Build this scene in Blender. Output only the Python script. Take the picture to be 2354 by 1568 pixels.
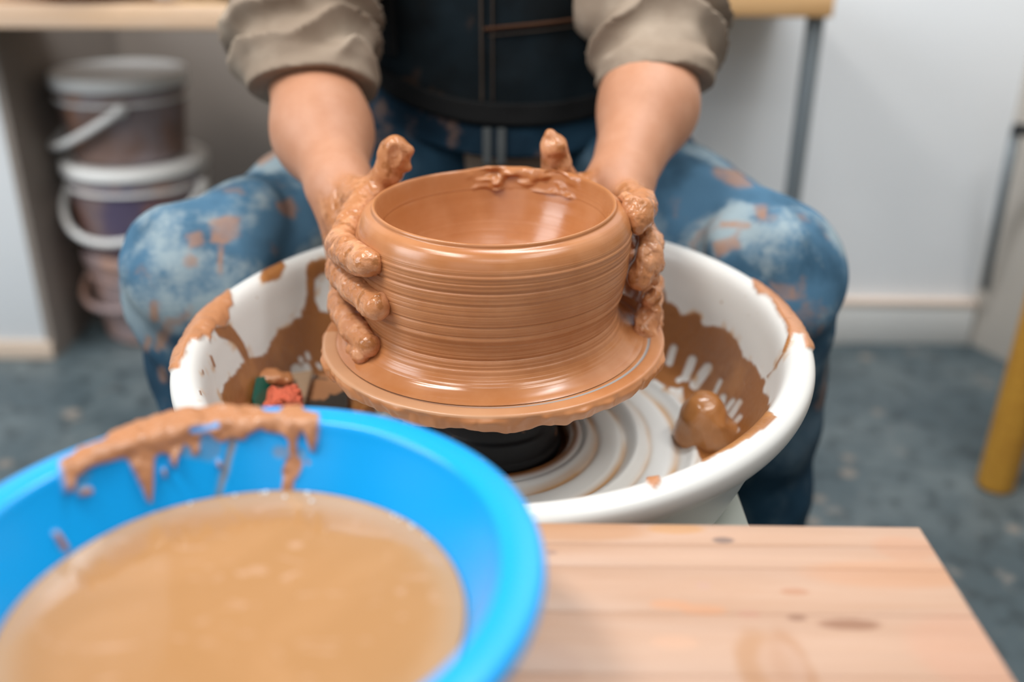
import bpy, math, random
import numpy as np
from mathutils import Matrix, Vector
random.seed(4); rng = np.random.default_rng(7)
C = bpy.context.scene.collection
for o in list(bpy.data.objects): bpy.data.objects.remove(o)

# ------------------------------------------------------------------ camera, world, lights, exposure
CAMZ = .88
PITCH, ROLL = math.radians(24.64), math.radians(.70)
F = 2300.0
cd = bpy.data.cameras.new('camera'); cam = bpy.data.objects.new('camera', cd); C.objects.link(cam)
cd.sensor_width = 36; cd.lens = F*36/2354; cd.clip_start = .02
FW = np.array([0, math.cos(PITCH), -math.sin(PITCH)]); R0 = np.array([1., 0, 0]); U0 = np.cross(R0, FW)
RT = math.cos(ROLL)*R0 + math.sin(ROLL)*U0; UP = -math.sin(ROLL)*R0 + math.cos(ROLL)*U0
CAM = np.array([0, 0, CAMZ])
cam.matrix_world = Matrix(((RT[0], UP[0], -FW[0], 0), (RT[1], UP[1], -FW[1], 0), (RT[2], UP[2], -FW[2], CAMZ), (0, 0, 0, 1)))
cd.dof.use_dof = True; cd.dof.focus_distance = .725; cd.dof.aperture_fstop = 2.2
sc = bpy.context.scene; sc.camera = cam
sc.view_settings.view_transform = 'Standard'; sc.view_settings.look = 'None'
sc.view_settings.gamma = 1; sc.view_settings.use_curve_mapping = False
sc.view_settings.exposure = 0.0
sc.cycles.use_denoising = True
sc.cycles.max_bounces = 6; sc.cycles.caustics_reflective = False; sc.cycles.caustics_refractive = False
w = bpy.data.worlds.new('world'); sc.world = w; w.use_nodes = True
w.node_tree.nodes['Background'].inputs[0].default_value = (.93, .96, 1, 1)
w.node_tree.nodes['Background'].inputs[1].default_value = .20

def area(name, loc, target, sx, sy, power, col=(1, 1, 1)):
    l = bpy.data.lights.new(name, 'AREA'); l.shape = 'RECTANGLE'; l.size = sx; l.size_y = sy; l.energy = power; l.color = col
    o = bpy.data.objects.new(name, l); C.objects.link(o); o.location = loc
    o.rotation_euler = (Vector(target)-Vector(loc)).to_track_quat('-Z', 'Y').to_euler(); return o
area('ceiling_lamp', (-.95, .30, 2.35), (-.3, .8, .4), .95, .28, 29, (1, .96, .90))
area('ceiling_lamp.001', (.95, .20, 2.35), (.3, .8, .4), .95, .28, 13, (1, .96, .90))
area('ceiling_lamp.002', (-.05, -.75, 2.35), (0, .8, .4), 1.0, .28, 7, (1, .97, .93))
area('wall_fill', (.35, 1.15, 2.4), (.7, 1.8, .3), 1.2, .25, 32, (.95, .98, 1))  # unseen fill lamp added to brighten the back wall
area('pail_fill', (-2.3, .25, 1.75), (-.9, 1.85, .35), 1.3, 1.1, 38, (.93, .97, 1))  # fill light added to brighten the pails and left pier
area('window_light', (-.9, -1.9, 1.8), (0, 1.0, .5), 1.8, 1.2, 7, (.90, .96, 1))

# ------------------------------------------------------------------ helpers
def at(u, v, y):
    "world point at depth y seen at photograph position u, v"
    d = (u-1177)/F*RT - (v-784)/F*UP + FW
    return CAM + d*(y/d[1])
def atz(u, v, z):
    d = (u-1177)/F*RT - (v-784)/F*UP + FW
    return CAM + d*((z-CAMZ)/d[2])
def proj(P):
    d = P-CAM; k = d@FW
    return 1177+F*(d@RT)/k, 784-F*(d@UP)/k

def sstep(a, b, x):
    t = np.clip((x-a)/(b-a), 0, 1); return t*t*(3-2*t)
def _h(ix, iy, iz, seed):
    n = (ix*374761393 + iy*668265263 + iz*2147483647 + seed*1274126177) & 0xffffffff
    n = ((n ^ (n >> 13))*1274126177) & 0xffffffff
    return ((n ^ (n >> 16)) & 0xffff)/32768.0-1
def noise(P, s=1., seed=0):
    Q = np.asarray(P, float)*s; I = np.floor(Q).astype(np.int64); f = Q-I; f = f*f*(3-2*f)
    r = 0
    for a in (0, 1):
        wx = f[:, 0] if a else 1-f[:, 0]
        for b in (0, 1):
            wy = f[:, 1] if b else 1-f[:, 1]
            for c in (0, 1):
                wz = f[:, 2] if c else 1-f[:, 2]
                r = r+wx*wy*wz*_h(I[:, 0]+a, I[:, 1]+b, I[:, 2]+c, seed)
    return r
def fbm(P, s=1., o=3, seed=0):
    r = 0; a = 1.
    for i in range(o): r = r+a*noise(P, s*2**i, seed+i); a *= .5
    return r/1.75

def link(name, me, mat=None, parent=None, smooth=True):
    o = bpy.data.objects.new(name, me); C.objects.link(o)
    if mat: me.materials.append(mat)
    if smooth: me.shade_smooth()
    if parent: o.parent = parent
    return o
def mesh(name, V, Fc, mat=None, parent=None, smooth=True, attrs=None):
    me = bpy.data.meshes.new(name); V = np.asarray(V, np.float32)
    if isinstance(Fc, np.ndarray):
        me.vertices.add(len(V)); me.vertices.foreach_set('co', V.ravel())
        n = len(Fc); k = Fc.shape[1]
        me.loops.add(n*k); me.loops.foreach_set('vertex_index', Fc.astype(np.int32).ravel())
        me.polygons.add(n); me.polygons.foreach_set('loop_start', np.arange(n, dtype=np.int32)*k)
        me.update(calc_edges=True); me.validate()
    else:
        me.from_pydata([tuple(map(float, v)) for v in V], [], Fc); me.update()
    for k_, a in (attrs or {}).items():
        at_ = me.attributes.new(k_, 'FLOAT', 'POINT'); at_.data.foreach_set('value', np.asarray(a, np.float32))
    return link(name, me, mat, parent, smooth)
def empty(name, loc, label=None, cat=None, group=None, rot=None):
    o = bpy.data.objects.new(name, None); C.objects.link(o); o.location = loc; o.empty_display_size = .05
    if rot: o.rotation_euler = rot
    tag(o, label, cat, group); return o
def tag(o, label=None, cat=None, group=None, kind=None):
    if label: o['label'] = label
    if cat: o['category'] = cat
    if group: o['group'] = group
    if kind: o['kind'] = kind
    return o
def box(name, lo, hi, mat, parent=None, bev=.003, seg=2, kind=None):
    import bmesh
    bm = bmesh.new(); bmesh.ops.create_cube(bm, size=1)
    lo = Vector(lo); hi = Vector(hi)
    for v in bm.verts: v.co = Vector(((v.co.x+.5)*(hi.x-lo.x)+lo.x, (v.co.y+.5)*(hi.y-lo.y)+lo.y, (v.co.z+.5)*(hi.z-lo.z)+lo.z))
    if bev: bmesh.ops.bevel(bm, geom=bm.edges[:], offset=bev, segments=seg, profile=.5, affect='EDGES')
    me = bpy.data.meshes.new(name); bm.to_mesh(me); bm.free()
    o = link(name, me, mat, parent, smooth=bool(bev))
    if kind: o['kind'] = kind
    return o
def grid_faces(n, m, wrap_n=False):
    a = np.arange(n if wrap_n else n-1)[:, None]; b = np.arange(m-1)[None]
    a2 = (a+1) % n
    return np.stack(np.broadcast_arrays(a*m+b, a2*m+b, a2*m+b+1, a*m+b+1), -1).reshape(-1, 4)
def lathe(prof, n):
    "profile (r,z) list -> verts (n*m,3) quads; theta index first"
    p = np.asarray(prof, float); th = np.arange(n)/n*2*math.pi
    V = np.stack([p[None, :, 0]*np.cos(th)[:, None], p[None, :, 0]*np.sin(th)[:, None], np.broadcast_to(p[None, :, 1], (n, len(p)))], -1).reshape(-1, 3)
    return V, grid_faces(n, len(p), True)
def resample(prof, step):
    p = np.asarray(prof, float); d = np.r_[0, np.cumsum(np.hypot(*np.diff(p, axis=0).T))]
    s = np.linspace(0, d[-1], max(2, int(d[-1]/step)))
    return np.stack([np.interp(s, d, p[:, 0]), np.interp(s, d, p[:, 1])], 1)
def spline(prof, step, it=3):
    "chaikin corner cutting then resample"
    p = np.asarray(prof, float)
    for _ in range(it):
        q = p[:-1]*.75+p[1:]*.25; r = p[:-1]*.25+p[1:]*.75
        p = np.vstack([p[:1], np.stack([q, r], 1).reshape(-1, p.shape[1]), p[-1:]])
    return resample(p, step) if step else p
def tube_mesh(pts, rads, n=12):
    pts = np.asarray(pts, float); m = len(pts); rads = np.broadcast_to(rads, (m,))
    T = np.gradient(pts, axis=0); T /= np.linalg.norm(T, axis=1)[:, None]
    N = np.cross(T[0], [0, 0, 1.]);
    if np.linalg.norm(N) < .1: N = np.cross(T[0], [1., 0, 0])
    N /= np.linalg.norm(N); V = []
    for i in range(m):
        N = N-T[i]*(N@T[i]); N /= np.linalg.norm(N); B = np.cross(T[i], N)
        for k in range(n):
            a = 2*math.pi*k/n; V.append(pts[i]+rads[i]*(math.cos(a)*N+math.sin(a)*B))
    Fc = []
    for i in range(m-1):
        for k in range(n): Fc.append((i*n+k, i*n+(k+1) % n, (i+1)*n+(k+1) % n, (i+1)*n+k))
    Fc.append(tuple(range(n))[::-1]); Fc.append(tuple((m-1)*n+k for k in range(n)))
    return V, Fc
def tube(name, pts, rads, mat, parent=None, n=12):
    V, Fc = tube_mesh(pts, rads, n); return mesh(name, V, Fc, mat, parent)

def polydist(u, v, poly):
    "signed distance in px, negative inside"
    P = np.asarray(poly, float); d = np.full(len(u), 1e9); ins = np.zeros(len(u), bool)
    for i in range(len(P)):
        a = P[i-1]; b = P[i]; e = b-a; L = e@e+1e-9
        t = np.clip(((u-a[0])*e[0]+(v-a[1])*e[1])/L, 0, 1)
        d = np.minimum(d, np.hypot(u-a[0]-t*e[0], v-a[1]-t*e[1]))
        c = ((a[1] > v) != (b[1] > v)) & (u < (b[0]-a[0])*(v-a[1])/(b[1]-a[1]+1e-12)+a[0]); ins ^= c
    return np.where(ins, -d, d)
def capd(u, v, a, b, r):
    a = np.array(a, float); e = np.array(b, float)-a; L = e@e+1e-9
    t = np.clip(((u-a[0])*e[0]+(v-a[1])*e[1])/L, 0, 1)
    return np.hypot(u-a[0]-t*e[0], v-a[1]-t*e[1])-r

# ------------------------------------------------------------------ implicit surfaces
def smin(a, b, k):
    h = np.maximum(k-np.abs(a-b), 0)/k; return np.minimum(a, b)-h*h*k*.25
def cone(P, a, b, ra, rb):
    a = np.asarray(a, float); b = np.asarray(b, float); e = b-a
    t = np.clip((P-a)@e/(e@e+1e-12), 0, 1)
    return np.linalg.norm(P-a-t[:, None]*e, axis=1)-(ra+t*(rb-ra))
def ell(P, c, r, M=None):
    Q = P-np.asarray(c)
    if M is not None: Q = Q@M
    r = np.asarray(r, float); return (np.linalg.norm(Q/r, axis=1)-1)*r.min()
def chain(P, pts, rads, k=.004):
    k = .0012
    d = None
    for i in range(len(pts)-1):
        c = cone(P, pts[i], pts[i+1], rads[i], rads[i+1]); d = c if d is None else smin(d, c, k)
    return d
def sdf_mesh(f, lo, hi, h, slack=.012):
    B = 8; lo = np.asarray(lo, float); hi = np.asarray(hi, float)
    nb = np.ceil((hi-lo)/(h*B)).astype(int)+1; n = nb*B
    S = np.empty(n, np.float32)
    bi = np.stack(np.meshgrid(*[np.arange(k) for k in nb], indexing='ij'), -1).reshape(-1, 3)
    ctr = lo+(bi*B+(B-1)/2)*h
    fc = f(ctr); act = np.abs(fc) < B*h*.9+slack
    S4 = S.reshape(nb[0], B, nb[1], B, nb[2], B)
    S4[:] = np.where(fc > 0, 1., -1.).reshape(nb)[:, None, :, None, :, None]
    off = np.stack(np.meshgrid(*[np.arange(B)]*3, indexing='ij'), -1).reshape(-1, 3)
    A = bi[act]
    for s in range(0, len(A), 800):
        a = A[s:s+800]; P = (lo+(a[:, None]*B+off[None])*h).reshape(-1, 3)
        v = f(P).reshape(len(a), B, B, B)
        S4[a[:, 0], :, a[:, 1], :, a[:, 2], :] = v
    ins = S < 0
    c = None
    for dx in (0, 1):
        for dy in (0, 1):
            for dz in (0, 1):
                q = ins[dx:n[0]-1+dx, dy:n[1]-1+dy, dz:n[2]-1+dz].astype(np.int8); c = q if c is None else c+q
    cells = np.argwhere((c > 0) & (c < 8)); idx = np.full(n-1, -1, np.int32)
    idx[tuple(cells.T)] = np.arange(len(cells))
    acc = np.zeros((len(cells), 3)); cnt = np.zeros(len(cells))
    cor = [(x, y, z) for x in (0, 1) for y in (0, 1) for z in (0, 1)]
    val = {q: S[cells[:, 0]+q[0], cells[:, 1]+q[1], cells[:, 2]+q[2]].astype(float) for q in cor}
    for q in cor:
        for ax in range(3):
            if q[ax] == 0:
                r = list(q); r[ax] = 1; r = tuple(r); a, b = val[q], val[r]
                m = (a < 0) != (b < 0); t = np.where(m, a/(np.where(m, a-b, 1)), 0)
                p = np.array(q, float)[None]+0*acc; p[:, ax] += t
                acc += np.where(m[:, None], p, 0); cnt += m
    V = lo+(cells+acc/cnt[:, None])*h
    Fs = []
    for ax in range(3):
        o1, o2 = [(1, 2), (2, 0), (0, 1)][ax]
        sl0 = [slice(None)]*3; sl1 = [slice(None)]*3; sl0[ax] = slice(0, -1); sl1[ax] = slice(1, None)
        e = np.argwhere(ins[tuple(sl0)] != ins[tuple(sl1)])
        e = e[(e[:, o1] > 0) & (e[:, o2] > 0) & (e[:, o1] < n[o1]-1) & (e[:, o2] < n[o2]-1)]
        d1 = np.zeros(3, int); d1[o1] = 1; d2 = np.zeros(3, int); d2[o2] = 1
        q = np.stack([idx[tuple((e-s).T)] for s in (0*d1, d1, d1+d2, d2)], 1)
        flip = ins[tuple(e.T)]
        q[~flip] = q[~flip][:, ::-1]
        Fs.append(q)
    return V, np.vstack(Fs)

# ------------------------------------------------------------------ materials
class MT:
    def __init__(s, name, col=(.8, .8, .8), rough=.5, spec=.5, **kw):
        s.m = bpy.data.materials.new(name); s.m.use_nodes = True; s.t = s.m.node_tree; s.b = s.t.nodes['Principled BSDF']
        s.b.inputs['Base Color'].default_value = (*col, 1); s.b.inputs['Roughness'].default_value = rough
        s.b.inputs['Specular IOR Level'].default_value = spec
        for k, v in kw.items(): s.b.inputs[k.replace('_', ' ')].default_value = v
        s.col = None; s.cc = (*col, 1)
    def n(s, typ, **kw):
        x = s.t.nodes.new(typ)
        for k, v in kw.items(): setattr(x, k, v)
        return x
    def coord(s, which='Object'): return s.n('ShaderNodeTexCoord').outputs[which]
    def noise(s, scale, detail=4, rough=.55, vec=None, stretch=None, dist=0):
        t = s.n('ShaderNodeTexNoise'); t.inputs['Scale'].default_value = scale; t.inputs['Detail'].default_value = detail
        t.inputs['Roughness'].default_value = rough; t.inputs['Distortion'].default_value = dist
        v = vec or s.coord()
        if stretch:
            mp = s.n('ShaderNodeMapping'); mp.inputs['Scale'].default_value = stretch; s.t.links.new(v, mp.inputs[0]); v = mp.outputs[0]
        s.t.links.new(v, t.inputs['Vector']); return t.outputs['Fac']
    def ramp(s, fac, a, b, lo=0, hi=1):
        m = s.n('ShaderNodeMapRange'); m.interpolation_type = 'SMOOTHSTEP'
        for i, v in enumerate((a, b, lo, hi)): m.inputs[i+1].default_value = v
        s.t.links.new(fac, m.inputs[0]); return m.outputs[0]
    def attr(s, name): return s.n('ShaderNodeAttribute', attribute_name=name).outputs['Fac']
    def math(s, op, a, b=None):
        m = s.n('ShaderNodeMath', operation=op)
        for i, x in enumerate((a, b)):
            if x is None: continue
            if isinstance(x, (int, float)): m.inputs[i].default_value = x
            else: s.t.links.new(x, m.inputs[i])
        return m.outputs[0]
    def mix(s, fac, col):
        "blend a colour over the current base colour"
        m = s.n('ShaderNodeMix', data_type='RGBA')
        if isinstance(fac, (int, float)): m.inputs[0].default_value = fac
        else: s.t.links.new(fac, m.inputs[0])
        if s.col: s.t.links.new(s.col, m.inputs[6])
        else: m.inputs[6].default_value = s.cc
        if isinstance(col, tuple): m.inputs[7].default_value = (*col, 1)
        else: s.t.links.new(col, m.inputs[7])
        s.col = m.outputs[2]; s.t.links.new(s.col, s.b.inputs['Base Color']); return s
    def rough(s, fac, lo, hi):
        s.t.links.new(s.ramp(fac, 0, 1, lo, hi), s.b.inputs['Roughness']); return s
    def bump(s, fac, strength=.3, dist=.002):
        b = s.n('ShaderNodeBump'); b.inputs['Strength'].default_value = strength; b.inputs['Distance'].default_value = dist
        s.t.links.new(fac, b.inputs['Height'])
        if s.b.inputs['Normal'].is_linked: s.t.links.new(s.b.inputs['Normal'].links[0].from_socket, b.inputs['Normal'])
        s.t.links.new(b.outputs[0], s.b.inputs['Normal']); return s
    def ellipse(s, c, r, wob=.35, soft=.25, rot=0):
        mp = s.n('ShaderNodeMapping', vector_type='TEXTURE'); mp.inputs['Location'].default_value = c
        mp.inputs['Scale'].default_value = r; mp.inputs['Rotation'].default_value = (0, 0, rot)
        s.t.links.new(s.coord(), mp.inputs[0])
        l = s.n('ShaderNodeVectorMath', operation='LENGTH'); s.t.links.new(mp.outputs[0], l.inputs[0])
        nn = s.math('MULTIPLY', s.noise(2.5/max(r[0], 1e-3)*.4, 3), wob)
        return s.ramp(s.math('ADD', l.outputs['Value'], nn), 1+soft+wob*.5, 1-soft+wob*.5)

CLAY = (.405, .155, .054); CLAYL = (.50, .225, .10); CLAYD = (.24, .085, .022)
def clay_mat(name, fine=True):
    m = MT(name, CLAY, .30, .5)
    m.mix(m.ramp(m.noise(22, 5), .35, .7, 0, .7), CLAYL)
    return m
M = {}
m = clay_mat('thrown_clay')     # wet clay with turning marks
ln = m.attr('lines')
st = m.noise(60, 6, .72, stretch=(.05, .05, 22)); st2 = m.noise(220, 3, .6, stretch=(.01, .01, 9))
m.mix(m.math('MULTIPLY', m.ramp(st, .36, .50, .5, 0), ln), (.36, .135, .045)); m.mix(m.math('MULTIPLY', m.ramp(st2, .56, .76, 0, .5), ln), (.60, .29, .13))
m.bump(m.math('MULTIPLY', st, ln), .30, .0008); m.bump(m.math('MULTIPLY', st2, ln), .55, .0006); m.rough(m.noise(40, 3, stretch=(.15, .15, 5)), .10, .34)
M['pot'] = m.m
m = clay_mat('slip_clay'); m.b.inputs['Roughness'].default_value = .22
m.bump(m.noise(120, 4), .5, .002); M['slip'] = m.m
# bat: clay film on a grey disc, groove ring left bare on one side
m = clay_mat('bat_slip'); m.mix(m.attr('groove'), (.30, .31, .31)); m.mix(m.attr('pale'), (.58, .34, .20))
m.bump(m.noise(80, 3, stretch=(.3, .3, 3)), .25, .001); M['bat'] = m.m
# hands and arms
m = MT('skin_and_clay', (.47, .225, .13), .5, .4, Subsurface_Weight=.08, Subsurface_Radius=(.01, .004, .002), Subsurface_Scale=.5)
m.mix(m.ramp(m.noise(35, 5), .4, .68, 0, .5), (.55, .29, .185))
m.mix(m.ramp(m.noise(300, 2), .55, .7, 0, .25), (.42, .18, .10))
m.mix(m.attr('clay'), (.47, .20, .085))
pf = m.math('MULTIPLY', m.attr('clay'), m.ramp(m.noise(55, 5), .48, .62, 0, .8)); m.mix(pf, (.62, .31, .165))
pd = m.math('MULTIPLY', m.attr('clay'), m.ramp(m.noise(90, 5), .36, .46, .7, 0)); m.mix(pd, (.30, .11, .03))
m.rough(m.attr('clay'), .5, .14)
m.bump(m.math('MULTIPLY', m.noise(110, 4, .5, dist=.6), m.attr('clay')), .35, .004); m.bump(m.noise(500, 2), .1, .0006)
M['body'] = m.m
# white plastic with mud attribute
def muddy(name, col, rough, attrs=('mud', 'ochre'), mudc=(.27, .105, .03), thickc=(.44, .195, .088)):
    m = MT(name, col, rough, .5)
    m.mix(m.ramp(m.noise(6, 4), .45, .8, 0, .10), tuple(c*.8 for c in col))
    if 'specks' in attrs:
        sp = m.n('ShaderNodeTexVoronoi'); sp.inputs['Scale'].default_value = 55; m.t.links.new(m.coord(), sp.inputs[0])
        s2 = m.math('MULTIPLY', m.ramp(sp.outputs['Distance'], .05, .13, 1, 0), m.ramp(m.noise(16, 2), .56, .62)); m.mix(s2, (.33, .20, .09))
    if 'ochre' in attrs: m.mix(m.attr('ochre'), (.50, .26, .075))
    m.mix(m.attr('mud'), mudc)
    edge = m.math('MULTIPLY', m.attr('mud'), m.ramp(m.noise(14, 3), .52, .66, 0, .6)); m.mix(edge, (.44, .19, .055))
    m.mix(m.attr('thick'), thickc)
    tot = m.math('MAXIMUM', m.attr('mud'), m.attr('thick'))
    m.rough(tot, rough, .30); m.bump(m.math('MULTIPLY', m.noise(140, 4), tot), .5, .0015)
    return m
M['pan'] = muddy('white_pan_plastic', (.64, .64, .62), .32, ('mud', 'ochre', 'specks')).m
m = muddy('blue_basin_plastic', (.0, .345, .80), .28, ('mud',), mudc=(.16, .22, .18)); M['basin'] = m.m
M['foam'] = MT('foam_glint', (.72, .74, .74), .08, .5).m  # pale colour stands in for glints on the waterline foam
# slip water
m = MT('slip_water', (.39, .20, .082), .07, .5)
m.mix(m.ramp(m.noise(9, 4, dist=1.5), .4, .7, 0, .8), (.44, .232, .104))
m.mix(m.ramp(m.noise(30, 4, .6, stretch=(1, 3, 1), dist=2), .60, .66, 0, .5), (.56, .345, .23))
m.mix(m.math('MULTIPLY', m.attr('shallow'), .75), (.42, .275, .17))
m.bump(m.noise(7, 2), .12, .01); M['water'] = m.m
# wood
def wood(name, a, b, scale=1, rough=.5):
    m = MT(name, a, rough, .35)
    m.mix(m.ramp(m.noise(6*scale, 6, .6, stretch=(.6, 6, 6), dist=.6), .35, .7), b)
    m.mix(m.ramp(m.noise(40*scale, 3, .6, stretch=(.15, 6, 6)), .55, .75, 0, .35), tuple(c*.72 for c in a))
    return m
m = wood('pale_pine', (.545, .36, .265), (.50, .305, .205), 1, .42)
tz = .535
def tp(u, v): p = atz(u, v, tz); return (p[0], p[1], tz)
STN = [((1300, 1218), (.050, .012, .03), (.50, .21, .06), .75), ((1553, 1216), (.016, .005, .03), (.62, .28, .07), .8), ((1663, 1242), (.006, .003, .03), (.10, .08, .08), .9),
       ((1540, 1390), (.011, .004, .03), (.72, .32, .14), .75), ((1615, 1402), (.012, .004, .03), (.72, .32, .14), .75), ((1552, 1477), (.012, .005, .03), (.76, .42, .24), .6),
       ((1826, 1360), (.008, .0025, .03), (.50, .20, .09), .8), ((1832, 1420), (.005, .0025, .03), (.24, .10, .05), .9), ((1955, 1436), (.015, .0042, .03), (.26, .10, .045), .9),
       ((1722, 1412), (.006, .003, .03), (.62, .30, .19), .6), ((1268, 1270), (.003, .002, .03), (.3, .18, .14), .8), ((1618, 1346), (.004, .003, .03), (.6, .35, .25), .6),
       ((1760, 1545), (.013, .030, .03), (.50, .23, .08), .8), ((1830, 1560), (.010, .034, .03), (.46, .20, .07), .7), ((1800, 1530), (.012, .018, .03), (.66, .42, .28), .7),
       ((2060, 1320), (.05, .012, .03), (.72, .34, .16), .55), ((2080, 1260), (.018, .012, .03), (.66, .32, .17), .6), ((2240, 1500), (.03, .03, .03), (.70, .34, .2), .5), ((1250, 1540), (.02, .02, .03), (.5, .28, .17), .5)]
for (uv, r, c, s) in STN: m.mix(m.math('MULTIPLY', m.ellipse(tp(*uv), r), s*.7), (c[0]*.85, c[1]*.9, c[2]*1.05))
m.mix(m.ramp(m.noise(900, 1), .66, .72, 0, .15), (.45, .22, .14)); M['pine'] = m.m
M['bench'] = wood('bench_board', (.66, .42, .21), (.58, .33, .13), 1, .45).m
M['bench_edge'] = wood('bench_edge', (.72, .53, .39), (.66, .45, .29), 1, .45).m
M['yellow_wood'] = wood('yellow_wood', (.72, .37, .055), (.62, .30, .045), 2, .45).m
m = MT('wall_paint', (.74, .77, .80), .75, .2); m.mix(m.ramp(m.noise(2.5, 4), .4, .7, 0, .35), (.77, .80, .83)); m.bump(m.noise(30, 4), .15, .002); M['wall'] = m.m
m = MT('alcove_shaded_paint', (.26, .225, .20), .8, .2); m.mix(m.ramp(m.noise(3, 4), .4, .7, 0, .4), (.32, .28, .25)); M['alcove'] = m.m  # grey-brown paint with the shade under the shelf put into its colour
M['beige_panel'] = MT('beige_panel', (.55, .51, .46), .6, .3).m
M['skirting'] = MT('skirting_white', (.72, .73, .72), .5, .3).m
M['skirting_top'] = MT('skirting_ledge', (.80, .66, .56), .5, .3).m
M['beige_skirting'] = MT('beige_skirting', (.70, .56, .45), .6, .3).m
m = MT('floor_vinyl', (.075, .105, .12), .42, .4)
m.mix(m.ramp(m.noise(3.5, 5), .42, .68, 0, .8), (.16, .195, .205)); m.mix(m.ramp(m.noise(26, 5, .6), .48, .66, 0, .75), (.035, .05, .058))
m.mix(m.ramp(m.noise(11, 5, .65), .60, .70, 0, .7), (.27, .25, .225))
vo = m.n('ShaderNodeTexVoronoi'); vo.inputs['Scale'].default_value = 9; m.t.links.new(m.coord(), vo.inputs[0])
m.mix(m.ramp(vo.outputs['Distance'], .08, .16, .55, 0), (.36, .29, .23)); M['floor'] = m.m
M['dark_metal'] = MT('dark_metal', (.012, .013, .014), .35, .5).m
M['grey_metal'] = MT('grey_metal', (.22, .26, .29), .4, .5, Metallic=.4).m
m = MT('black_hub', (.006, .006, .007), .5, .25); m.mix(m.ramp(m.noise(40, 5), .60, .66, 0, .9), (.25, .12, .06)); M['hub'] = m.m
m = MT('wheel_paint', (.55, .60, .56), .45, .4); m.mix(m.ramp(m.noise(70, 3), .70, .74), (.48, .2, .09)); m.mix(m.ramp(m.noise(8, 4), .5, .7, 0, .3), (.45, .47, .43)); M['wheel_paint'] = m.m
# denim
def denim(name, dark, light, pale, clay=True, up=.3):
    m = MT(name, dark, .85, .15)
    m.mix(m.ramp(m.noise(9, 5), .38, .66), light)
    m.mix(m.math('MULTIPLY', m.attr('worn_lit'), m.ramp(m.noise(12, 5), .30, .55, .3, .85)), (.075, .17, .27)); m.mix(m.math('MULTIPLY', m.attr('worn_lit'), m.ramp(m.noise(11, 6, .62), .47, .62, 0, .85)), pale)
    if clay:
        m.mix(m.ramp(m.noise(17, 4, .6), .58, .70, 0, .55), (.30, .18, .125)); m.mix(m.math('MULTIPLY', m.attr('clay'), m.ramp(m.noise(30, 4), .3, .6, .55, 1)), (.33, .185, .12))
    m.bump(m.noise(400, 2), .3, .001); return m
M['jeans'] = denim('blue_denim', (.005, .018, .034), (.012, .042, .075), (.29, .36, .39)).m  # near-black base puts the lap's shade into the denim colour
m = denim('dark_denim', (.006, .009, .011), (.010, .019, .026), (.03, .04, .045), False)
m.mix(m.ramp(m.noise(13, 5, .65), .58, .72, 0, .6), (.13, .065, .03)); M['apron'] = m.m
M['apron_edge'] = MT('black_hem', (.008, .009, .010), .8, .2).m
M['stitch'] = MT('tan_stitch', (.075, .058, .045), .8, .2).m
M['rust_stitch'] = MT('rust_stitch', (.09, .042, .022), .8, .2).m
M['fly'] = MT('grey_tab', (.065, .075, .08), .8, .2).m
m = MT('khaki_shirt', (.265, .205, .155), .85, .15); m.mix(m.ramp(m.noise(14, 4), .4, .7), (.37, .30, .235)); m.bump(m.noise(300, 2), .3, .001); M['shirt'] = m.m
M['hair'] = MT('dark_hair', (.02, .014, .01), .6, .3).m
M['boot'] = MT('brown_leather', (.06, .035, .02), .5, .4).m
M['cream_plastic'] = MT('white_lid_plastic', (.80, .80, .79), .4, .4).m
def pail_mat(name, a, b, c):
    m = MT(name, a, .45, .4); m.mix(m.ramp(m.noise(9, 4), .42, .58), b); m.mix(m.ramp(m.noise(5, 3, dist=1), .5, .6, 0, .85), c); return m.m
M['pail_a'] = pail_mat('pail_grey_violet', (.27, .22, .23), (.20, .13, .11), (.34, .15, .07))
M['pail_b'] = pail_mat('pail_brown', (.22, .16, .16), (.10, .08, .14), (.30, .14, .09))
M['pail_c'] = pail_mat('pail_pink', (.42, .27, .23), (.33, .25, .25), (.46, .27, .20))
M['terracotta'] = MT('terracotta', (.42, .16, .085), .6, .3).m
M['green_glaze'] = MT('dark_green_glaze', (.03, .05, .025), .3, .4).m
M['green_plastic'] = MT('green_rubber', (.0, .11, .075), .35, .5).m
m = MT('tan_tool_wood', (.42, .30, .20), .5, .4); m.mix(m.ramp(m.noise(40, 4), .5, .7, 0, .5), (.52, .30, .18)); M['tan_wood'] = m.m
m = MT('black_rubber', (.035, .033, .030), .4, .5); m.mix(m.ramp(m.noise(26, 3), .58, .63), (.40, .19, .09)); M['black_rubber'] = m.m
m = MT('red_sponge', (.72, .16, .09), .85, .2); m.mix(m.ramp(m.noise(140, 4), .36, .46, .9, 0), (.30, .05, .02)); m.bump(m.noise(160, 4), 1, .004); M['sponge'] = m.m
m = MT('mud_lump', (.34, .14, .045), .18, .5); m.mix(m.ramp(m.noise(30, 4), .45, .7), (.42, .19, .075)); m.bump(m.noise(60, 4), .3, .002); M['lump'] = m.m

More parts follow.
